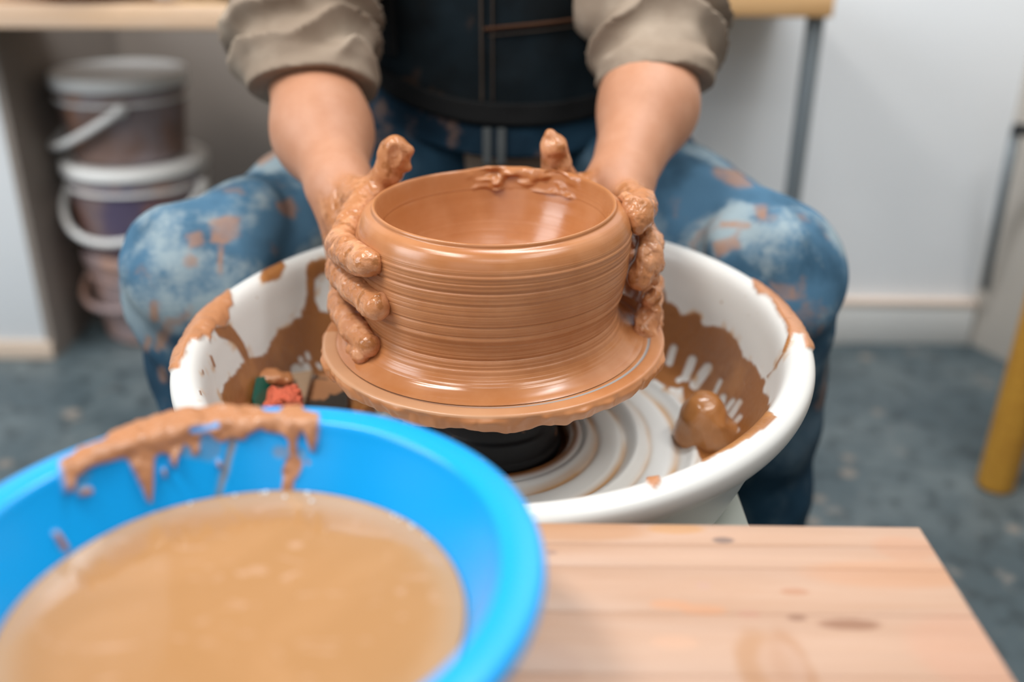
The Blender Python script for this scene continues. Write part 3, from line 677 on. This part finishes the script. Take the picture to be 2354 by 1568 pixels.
wr = spline([(.00002, H-.035), (.05, H-.035), (.099, H-.035), (.1000, H-.0345)], .002, 0)
V, Fc = lathe(wr, 160); rad = np.hypot(V[:, 0], V[:, 1]); V[:, 2] += fbm(V, 25, 2, 3)*.0006
mesh('muddy_water', V, Fc, M['water'], basin, attrs={'shallow': sstep(.080, .0985, rad+fbm(V, 20, 2)*.006)})
for i, (uu, vv, r) in enumerate(((437, 1158, 3.5), (540, 1137, 3.5), (612, 1130, 5), (600, 1133, 3), (710, 1128, 5), (716, 1152, 4), (655, 1142, 4), (930, 1168, 3.5), (945, 1176, 3), (975, 1195, 4.5), (1018, 1218, 3))):
    p = atz(uu, vv, TZ+.001+H-.0345)-loc; rr_ = r*.6/F
    k = np.hypot(p[0], p[1]); 
    if k > .0985: p[:2] *= .0985/k
    V, Fc = lathe([(rr_, -.0005), (rr_*.95, rr_*.4), (rr_*.6, rr_*.8), (.0001, rr_)], 12)
    mesh('bubble', V+p, Fc, M['foam'], basin, attrs={'shallow': np.zeros(len(V))})

# ------------------------------------------------------------------ the seated person
person = empty('person', (0, 1.27, 0), 'seated person in khaki shirt, dark denim bib apron and clay-stained jeans, hands around the pot', 'person')
def plink(o, name=None):
    o.parent = person; o.matrix_parent_inverse = Matrix.Translation(-Vector(person.location)); return o
def A(*q): return [at(*p) for p in q]

# --- hand on the left of the frame
Lw = at(782, 430, .880); Le = at(700, 90, 1.075)
Lf = at(742, 305, .965)
L = dict(
 index=([at(838, 462, .822), at(792, 545, .760), at(806, 575, .735), hit(843, 604, .0065)], [.0130, .0128, .0122, .0108]),
 middle=([at(812, 540, .825), at(783, 620, .765), at(818, 664, .735), hit(866, 706, .0065)], [.0125, .0118, .0112, .0104]),
 ring=([at(800, 625, .830), at(782, 700, .770), at(812, 752, .740), hit(848, 793, .0060)], [.0115, .0112, .0106, .0095]),
 pinky=([at(795, 700, .835), at(790, 768, .785), at(808, 795, .762), hit(832, 812, .0055)], [.0100, .0096, .0090, .0078]),
 thumb=([at(835, 468, .850), at(862, 428, .836), at(888, 390, .826), at(911, 350, .824)], [.0135, .0118, .0122, .0115]))
for k_, q_, r_ in (('index', (784, 562, .752), (.0132, .0127, .0120, .0105)), ('middle', (783, 622, .760), (.0126, .0120, .0113, .0101)), ('ring', (784, 705, .764), (.0116, .0112, .0106, .0093))):
    p_ = L[k_][0]; a_ = at(*q_); b_ = p_[3]; mid = (a_+b_)/2; out_ = mid-AX0; out_[2] = 0
    p_[1] = a_; p_[2] = mid+out_/np.linalg.norm(out_)*.0025; L[k_] = (p_, list(r_))
L['thumb'] = ([at(838, 466, .850), at(866, 436, .836), at(892, 398, .828), at(909, 352, .826)], [.0135, .0125, .0124, .0132])
def handL(P):
    d = cone(P, Le, Lf, .046, .0430); d = smin(d, cone(P, Lf, Lw, .0430, .0275), .03)
    d = smin(d, cone(P, Lw, at(800, 500, .850), .026, .020), .02)
    for k in ('index', 'middle', 'ring', 'pinky'): d = smin(d, cone(P, Lw+(L[k][0][0]-Lw)*.25, L[k][0][0], .018, .0135 if k != 'pinky' else .011), .012)
    t = smin(cone(P, Lw, L['thumb'][0][0], .018, .015), chain(P, *L['thumb'], .006), .01); d = smin(d, t, .010)
    g = None
    for k in ('index', 'middle', 'ring', 'pinky'):
        c = chain(P, *L[k], .005); g = c if g is None else smin(g, c, .0012)
    d = smin(d, g, .006)
    # clay riding on the thumb and in the crook
    for q, r in (((941, 345, .822), .0030), ((938, 385, .822), .0028), ((880, 352, .824), .0036), ((884, 334, .826), .0022), ((908, 334, .822), .0080), ((873, 418, .826), .0055), ((868, 445, .820), .0058), ((842, 505, .800), .0060), ((828, 528, .785), .0060), ((850, 482, .812), .0055)):
        d = smin(d, np.linalg.norm(P-at(*q), axis=1)-r, .005)
    # pressed thumb pad
    d = np.maximum(d, -ell(P, at(908, 364, .8085), (.0095, .0075, .016)))
    return d
hdL = at(800, 560, .80)-Lw; hdL /= np.linalg.norm(hdL)
def clayL(P):
    s = (P-Lw)@hdL; tt = np.linalg.norm(P-at(895, 380, .826), axis=1)
    c = np.maximum(sstep(.022, .045, s+fbm(P, 60, 3, 50)*.012), sstep(.045, .030, tt+fbm(P, 60, 3, 50)*.008))
    # middle and ring fingers carry only a thin film until their tips
    for k, a_ in (('middle', .35), ('ring', .5)):
        q = L[k][0]; dd = cone(P, q[1]*.6+q[0]*.4, q[2]*.7+q[3]*.3, .013, .012); c = c*(1-a_*sstep(.002, -.004, dd+fbm(P, 90, 2, 55)*.004))
    return c
def roughness(P, seed):
    n_ = fbm(P, 85, 3, seed); return fbm(P, 45, 2, seed+9)*.0005+sstep(.16, .24, n_)*.0009+sstep(.40, .46, n_)*.0006-sstep(.38, .46, -n_)*.0008
def fL(P):
    d = handL(P); near = np.abs(d) < .012
    o = np.zeros(len(P))
    if near.any():
        Q = P[near]; c = clayL(Q); tn_ = sstep(.045, .030, np.linalg.norm(Q-at(900, 375, .826), axis=1)); o[near] = c*(roughness(Q, 60)*(1-.6*tn_)+.0003)
    return d-o
# --- hand on the right of the frame
Rw = at(1420, 435, .890); Re = at(1512, 70, 1.085); Rf = at(1490, 245, .990)
R = dict(
 index=([at(1448, 455, .845), at(1472, 470, .795), at(1470, 484, .775), at(1463, 498, .757)], [.0130, .0130, .0128, .0120]),
 middle=([at(1462, 520, .850), at(1494, 556, .785), at(1490, 592, .762), at(1471, 630, .752)], [.0120, .0105, .0098, .0098]),
 ring=([at(1462, 600, .855), at(1497, 655, .795), at(1495, 710, .772), at(1484, 748, .760)], [.0115, .0100, .0092, .0090]),
 pinky=([at(1462, 670, .860), at(1500, 722, .808), at(1500, 750, .790), at(1492, 768, .780)], [.0095, .0085, .0078, .0070]),
 thumb=([at(1345, 455, .890), at(1305, 425, .872), at(1279, 385, .862), at(1273, 338, .855)], [.0140, .0125, .0124, .0118]))
def handR(P):
    d = cone(P, Re, Rf, .044, .0435); d = smin(d, cone(P, Rf, Rw, .0430, .0280), .03)
    d = smin(d, cone(P, Rw, at(1430, 500, .872), .027, .021), .02)
    for k in ('index', 'middle', 'ring', 'pinky'): d = smin(d, cone(P, Rw+(R[k][0][0]-Rw)*.25, R[k][0][0], .018, .0125 if k != 'pinky' else .011), .012)
    t = smin(cone(P, Rw, R['thumb'][0][0], .018, .016), chain(P, *R['thumb'], .006), .01); d = smin(d, t, .010)
    g = None
    for k in ('index', 'middle', 'ring', 'pinky'):
        c = chain(P, *R[k], .005); g = c if g is None else smin(g, c, .0015)
    d = smin(d, g, .006)
    for q, r in (((1448, 468, .758), .0055), ((1480, 474, .760), .0070), ((1462, 515, .750), .0045), ((1467, 530, .750), .0024), ((1480, 500, .758), .0060), ((1436, 452, .770), .0040),
                 ((1490, 545, .765), .0060), ((1500, 575, .762), .0068), ((1504, 608, .762), .0066), ((1478, 592, .750), .0042), ((1475, 575, .752), .0026), ((1482, 606, .750), .0060), ((1466, 645, .746), .0070),
                 ((1502, 640, .762), .0052), ((1506, 680, .764), .0058), ((1505, 715, .762), .0056), ((1490, 690, .760), .0030), ((1498, 742, .758), .0050), ((1482, 770, .752), .0055), ((1505, 782, .750), .0032), ((1496, 775, .750), .0040), ((1473, 788, .748), .0036), ((1468, 760, .752), .0040),
                 ((1264, 308, .852), .0035), ((1300, 388, .850), .0040), ((1303, 372, .852), .0026), ((1284, 340, .846), .0042)):
        d = smin(d, np.linalg.norm(P-at(*q), axis=1)-r, .006)
    return d
hdR = at(1470, 600, .83)-Rw; hdR /= np.linalg.norm(hdR)
def clayR(P):
    s = (P-Rw)@hdR; tt = np.linalg.norm(P-at(1279, 375, .86), axis=1)
    return np.maximum(sstep(.010, .035, s+fbm(P, 60, 3, 51)*.012), sstep(.050, .034, tt+fbm(P, 60, 3, 52)*.008))
def fR(P):
    d = handR(P); near = np.abs(d) < .012
    o = np.zeros(len(P))
    if near.any():
        Q = P[near]; c = clayR(Q); tn_ = sstep(.045, .030, np.linalg.norm(Q-at(1278, 360, .858), axis=1)); o[near] = c*(roughness(Q, 80)*1.15*(1-.6*tn_)+.0003)
    return d-o
def bounds(pts, m):
    a = np.array(pts); return a.min(0)-m, a.max(0)+m
allL = [Le, Lf, Lw]+[p for k in L.values() for p in k[0]]; allR = [Re, Rf, Rw]+[p for k in R.values() for p in k[0]]
VL, FL = sdf_mesh(fL, *bounds(allL, .06), .00125); VR, FR = sdf_mesh(fR, *bounds(allR, .06), .00125)
# --- rest of the body: upper arms, torso, neck, head (above the frame)
HD = np.array([.0, 1.06, 1.36])
SHL = np.array([-.185, 1.235, 1.03]); SHR = np.array([.185, 1.235, 1.03])
def fB(P):
    d = cone(P, SHL, Le, .055, .046); d = np.minimum(d, cone(P, SHR, Re, .055, .046))
    t = ell(P, (0, 1.25, .62), (.15, .10, .18)); t = smin(t, ell(P, (0, 1.22, .90), (.175, .11, .20)), .08)
    t = smin(t, cone(P, SHL, SHR, .05, .05), .06); d = smin(d, t, .03)
    d = smin(d, cone(P, (0, 1.20, 1.06), (0, 1.12, 1.24), .058, .052), .04)
    h = smin(ell(P, HD, (.076, .096, .105)), ell(P, HD+[0, -.035, -.075], (.055, .060, .055)), .05)
    h = smin(h, cone(P, HD+[0, -.098, -.0], HD+[0, -.122, -.040], .008, .014), .012)          # nose
    h = smin(h, cone(P, HD+[-.028, -.088, -.075], HD+[.028, -.088, -.075], .008, .008), .006)  # lips
    for s in (-1, 1):
        h = smin(h, ell(P, HD+[s*.080, .0, -.015], (.010, .020, .032)), .008)                     # ears
        h = smin(h, ell(P, HD+[s*.030, -.083, .022], (.024, .012, .008)), .010)                  # brow
        h = np.maximum(h, -ell(P, HD+[s*.031, -.104, .002], (.016, .014, .009)))                  # eye socket
        h = smin(h, np.linalg.norm(P-(HD+[s*.031, -.080, .001]), axis=1)-.0125, .002)
    return smin(d, h, .02)
VB, FB = sdf_mesh(fB, (-.28, .88, .42), (.30, 1.42, 1.52), .006)
V = np.vstack([VL, VR, VB]); Fc = np.vstack([FL, FR+len(VL), FB+len(VL)+len(VR)])
clay = np.r_[clayL(VL), clayR(VR), np.zeros(len(VB))]
plink(mesh('body', V, Fc, M['body'], attrs={'clay': clay}))
hr = lambda P: np.maximum(ell(P, HD+[0, .012, .015], (.086, .102, .108))+fbm(P, 60, 2)*.003, -(ell(P, HD+[0, -.075, -.035], (.085, .075, .095))))
V, Fc = sdf_mesh(hr, HD-.14, HD+.15, .005); plink(mesh('hair', V, Fc, M['hair']))

# --- shirt: torso and rolled sleeves
def wr(P, dirv, k, seed): # drapery ridges across a direction
    s = P@dirv; return np.sin(s*k+fbm(P, 9, 2, seed)*5.5)
def fS(P):
    t = ell(P, (0, 1.25, .62), (.172, .118, .22)); t = smin(t, ell(P, (0, 1.22, .90), (.195, .130, .22)), .08)
    t = smin(t, cone(P, SHL, SHR, .07, .07), .06)
    t = np.maximum(t, .52-P[:, 2])
    nb = (1.20, 1.125)
    eL = at(690, 40, 1.085); cL = at(722, 235, 1.005); eR = at(1505, 10, 1.095); cR = at(1506, 205, 1.015)
    a = smin(cone(P, SHL, eL, .073, .062), cone(P, eL, cL, .062, .061), .03)
    b = smin(cone(P, SHR, eR, .075, .062), cone(P, eR, cR, .060, .055), .03)
    # cuffs end square
    dL = (cL-eL)/np.linalg.norm(cL-eL); dR = (cR-eR)/np.linalg.norm(cR-eR)
    la = (P-cL)@dL; lb = (P-cR)@dR
    nA = .35*dL-UP; nA /= np.linalg.norm(nA); nB = .35*dR-UP; nB /= np.linalg.norm(nB)
    ca = (P-at(722, 192, 1.0))@nA+fbm(P, 9, 1)*.006; cb = (P-at(1506, 172, 1.0))@nB+fbm(P, 9, 1)*.006
    far = P[:, 2] < .86
    foldA = (1-np.abs(np.sin(la*62+fbm(P, 14, 2, 5)*3.0)))*.019-.003+fbm(P, 34, 2, 6)*.004
    foldB = (1-np.abs(np.sin(lb*62+fbm(P, 14, 2, 7)*3.0)))*.018-.003+fbm(P, 34, 2, 8)*.004
    wA = sstep(-.22, -.15, la); wB = sstep(-.22, -.15, lb)
    foldA = foldA*(1-.85*sstep(-.035, -.005, ca)); foldB = foldB*(1-.85*sstep(-.035, -.005, cb))
    a = a-foldA*wA-.0025*sstep(-.03, -.02, ca); b = b-foldB*wB-.0025*sstep(-.03, -.02, cb)
    a = np.where(wA > 0, np.maximum(a, ca), a); b = np.where(wB > 0, np.maximum(b, cb), b)
    d = smin(smin(a, t, .03), smin(b, t, .03), .001)
    hole = cone(P, (0, 1.19, 1.08), (0, 1.10, 1.25), .066, .075); d = np.maximum(d, -hole)
    return d-fbm(P, 14, 2, 3)*.004
V, Fc = sdf_mesh(fS, (-.32, .93, .50), (.33, 1.42, 1.15), .0032); plink(mesh('shirt', V, Fc, M['shirt']))

# --- jeans
KL = at(450, 620, .935); KR = at(1768, 632, .935)
AL = np.array([KL[0]+.0, KL[1]+.02, .075]); AR = at(1742, 1215, .955); AR[2] = AR[2]; dirR = (AR-KR); AR = KR+dirR*((.075-KR[2])/dirR[2])
HL = np.array([-.110, 1.27, .545]); HR = np.array([.110, 1.27, .545])
def fJ(P):
    a = smin(cone(P, HL, KL, .100, .064), cone(P, KL+[-.006, .006, -.012], AL, .062, .056), .045)
    b = smin(cone(P, HR, KR, .100, .062), cone(P, KR+[.006, .006, -.012], AR, .060, .052), .045)
    hp = smin(ell(P, (0, 1.27, .50), (.165, .125, .10)), ell(P, (0, 1.255, .60), (.160, .112, .07)), .06)
    d = smin(smin(a, hp, .05), smin(b, hp, .05), .012)
    d = d-fbm(P, 11, 3, 71)*.011
    # pulled folds running from crotch to knee, and bunching behind the knee
    for H_, K_, s in ((HL, KL, 70), (HR, KR, 75)):
        e = (K_-H_)/np.linalg.norm(K_-H_); q = (P-H_)@e
        m_ = (sstep(.02, .10, q)*sstep(.52, .36, q))
        d = d-m_*np.sin(q*62+(P[:, 2]-.5)*70+fbm(P, 8, 2, s)*3)*.0035
    return np.maximum(np.maximum(d, .065-P[:, 2]), P[:, 2]-.66)
V, Fc = sdf_mesh(fJ, (-.48, .80, .05), (.48, 1.44, .68), .0042)
u, v = proj(V); nz = fbm(V, 60, 3, 90)*7
# worn pale knees; lap and lower legs kept dark as painted shade
worn_lit = np.clip(sstep(1.16, 1.0, V[:, 1])*sstep(.42, .54, V[:, 2])+.20*sstep(.1, .35, V[:, 2])*(V[:, 1] < 1.1), 0, 1)
cl = np.full(len(V), 1e3)
for pl in ([(485, 508), (515, 496), (552, 502), (548, 540), (520, 560), (488, 556)], [(635, 470), (668, 455), (685, 480), (678, 505), (650, 490)], [(430, 540), (462, 530), (466, 560), (436, 570)], [(362, 770), (385, 735), (420, 725), (440, 700), (445, 730), (400, 752), (378, 800), (360, 805)], [(1640, 385), (1700, 395), (1730, 425), (1690, 430), (1650, 410)], [(1770, 650), (1825, 655), (1835, 690), (1800, 690)], [(1735, 470), (1762, 472), (1760, 505), (1742, 500)], [(1640, 560), (1690, 545), (1700, 570), (1650, 590)], [(560, 350), (640, 320), (650, 345), (600, 380)]):
    cl = np.minimum(cl, polydist(u, v, pl)+nz)
for a, b, r in (((437, 600), (437, 602), 14), ((506, 560), (508, 630), 4), ((355, 700), (355, 730), 10), ((342, 780), (336, 800), 6), ((372, 850), (376, 870), 8), ((1660, 515), (1720, 518), 6)): cl = np.minimum(cl, capd(u, v, a, b, r)+nz*.3)
V2 = V
jf = np.where(V[:, 1] < 1.15, sstep(5, -4, cl), 0)
plink(mesh('jeans', V2, Fc, M['jeans'], attrs={'worn_lit': worn_lit, 'clay': jf*.85}))
# drop of clay on the knee
# --- shoes
def fSh(s, A_):
    o = np.array([A_[0], A_[1], 0])
    def f(P):
        d = smin(cone(P, o+[0, .0, .05], o+[s*.02, -.16, .038], .046, .038), cone(P, o+[0, .03, .045], o+[0, .01, .11], .043, .045), .03)
        return np.maximum(d, .002-P[:, 2])
    return f
for s, A_ in ((-1, AL), (1, AR)):
    V, Fc = sdf_mesh(fSh(s, A_), (A_[0]-.09, A_[1]-.24, -.01), (A_[0]+.09, A_[1]+.11, .17), .005); plink(mesh('shoe', V, Fc, M['boot']))

# --- bib apron and waistband hugging the torso front
def tf(x, z):
    "front of the dressed torso"
    P = np.stack([x, x*0, z], 1); lo = np.full(len(x), .9); hi = np.full(len(x), 1.24)
    g = lambda yy: fS2(np.stack([x, yy, z], 1))
    for _ in range(22):
        mid = (lo+hi)/2; ins = g(mid) < 0; hi = np.where(ins, mid, hi); lo = np.where(ins, lo, mid)
    return hi
def fS2(P):
    t = ell(P, (0, 1.25, .62), (.172, .118, .22)); t = smin(t, ell(P, (0, 1.22, .90), (.195, .130, .22)), .08)
    hp = ell(P, (0, 1.255, .56), (.172, .130, .12)); return smin(t, hp, .04)-.004
def patch(name, xf_, z0f, z1f, nx, nz_, off, th, mat, wrk=1.):
    a = np.linspace(-1, 1, nx); b = np.linspace(0, 1, nz_); AA, BB = np.meshgrid(a, b, indexing='ij')
    z0 = z0f(AA); z1 = z1f(AA); Z = z0+(z1-z0)*BB; X = xf_(AA, Z)
    Y = tf(X.ravel(), Z.ravel()).reshape(X.shape)-off
    Pn = np.stack([X.ravel(), Y.ravel()*0, Z.ravel()], 1)
    Y = Y-(wrk*(fbm(Pn, 14, 3, 77)*.006)).reshape(X.shape)
    fr = np.stack([X, Y, Z], -1).reshape(-1, 3); V = np.vstack([fr, fr+[0, th, 0]]); n = nx*nz_
    Fg = grid_faces(nx, nz_); E = []
    for i in range(nx-1): E += [(i*nz_, (i+1)*nz_, (i+1)*nz_+n, i*nz_+n), (i*nz_+nz_-1, i*nz_+nz_-1+n, (i+1)*nz_+nz_-1+n, (i+1)*nz_+nz_-1)]
    for j in range(nz_-1): E += [(j, j+n, j+1+n, j+1), ((nx-1)*nz_+j, (nx-1)*nz_+j+1, (nx-1)*nz_+j+1+n, (nx-1)*nz_+j+n)]
    return plink(mesh(name, V, np.vstack([Fg[:, ::-1], Fg+n, np.array(E)]), mat, attrs={'worn_lit': np.zeros(len(V))}))
hem = lambda a: .645+.035*np.abs(a)**2.2
patch('bib_apron', lambda a, z: a*.168, hem, lambda a: .93+0*a, 70, 70, .006, .003, M['apron'])
patch('apron_hem', lambda a, z: a*.169, lambda a: hem(a)-.012, lambda a: hem(a)+.012, 70, 8, .010, .004, M['apron_edge'])
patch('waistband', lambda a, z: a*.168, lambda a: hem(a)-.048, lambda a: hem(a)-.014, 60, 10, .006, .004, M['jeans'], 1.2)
for s in (-1, 1):
    patch('apron_strap', lambda a, z, s=s: s*.146+a*.014+0*z, lambda a: .70+0*a, lambda a: .95+0*a, 8, 50, .011, .004, M['apron_edge'])
cx = at(1106, 120, 1.10)[0]
patch('seam', lambda a, z: cx+a*.0012+0*z, lambda a: .658+0*a, lambda a: .93+0*a, 4, 60, .0085, .002, M['stitch'])
patch('seam', lambda a, z: cx+.012+a*.0008+0*z, lambda a: .658+0*a, lambda a: .93+0*a, 4, 60, .0082, .002, M['stitch'])
patch('pocket_edge', lambda a, z: cx+.058+a*.055+0*z, lambda a: .742+.006*a, lambda a: .7455+.006*a, 40, 4, .0088, .002, M['rust_stitch'])
patch('pocket_edge', lambda a, z: cx+.060+a*.052+0*z, lambda a: .736+.006*a, lambda a: .737+.006*a, 40, 4, .0085, .002, M['stitch'])
for dx in (-.006, .010):
    patch('belt_tab', lambda a, z, dx=dx: cx+.012+dx+a*.005+0*z, lambda a: .590+0*a, lambda a: .630+0*a, 6, 16, .011, .003, M['fly'])

# --- seat
st = empty('potter_stool', (0, 1.32, 0), 'plain round wooden stool under the seated person, hidden behind the wheel', 'stool')
V, Fc = lathe(spline([(.00002, .36), (.14, .36), (.15, .365), (.15, .385), (.14, .392), (.00002, .392)], .01, 1), 48); mesh('seat', V, Fc, M['bench'], st)
for a in (45, 135, 225, 315):
    a = math.radians(a); tube('leg', [(.13*math.cos(a), .13*math.sin(a), 0), (.115*math.cos(a), .115*math.sin(a), .18), (.10*math.cos(a), .10*math.sin(a), .36)], .016, M['bench'], st)
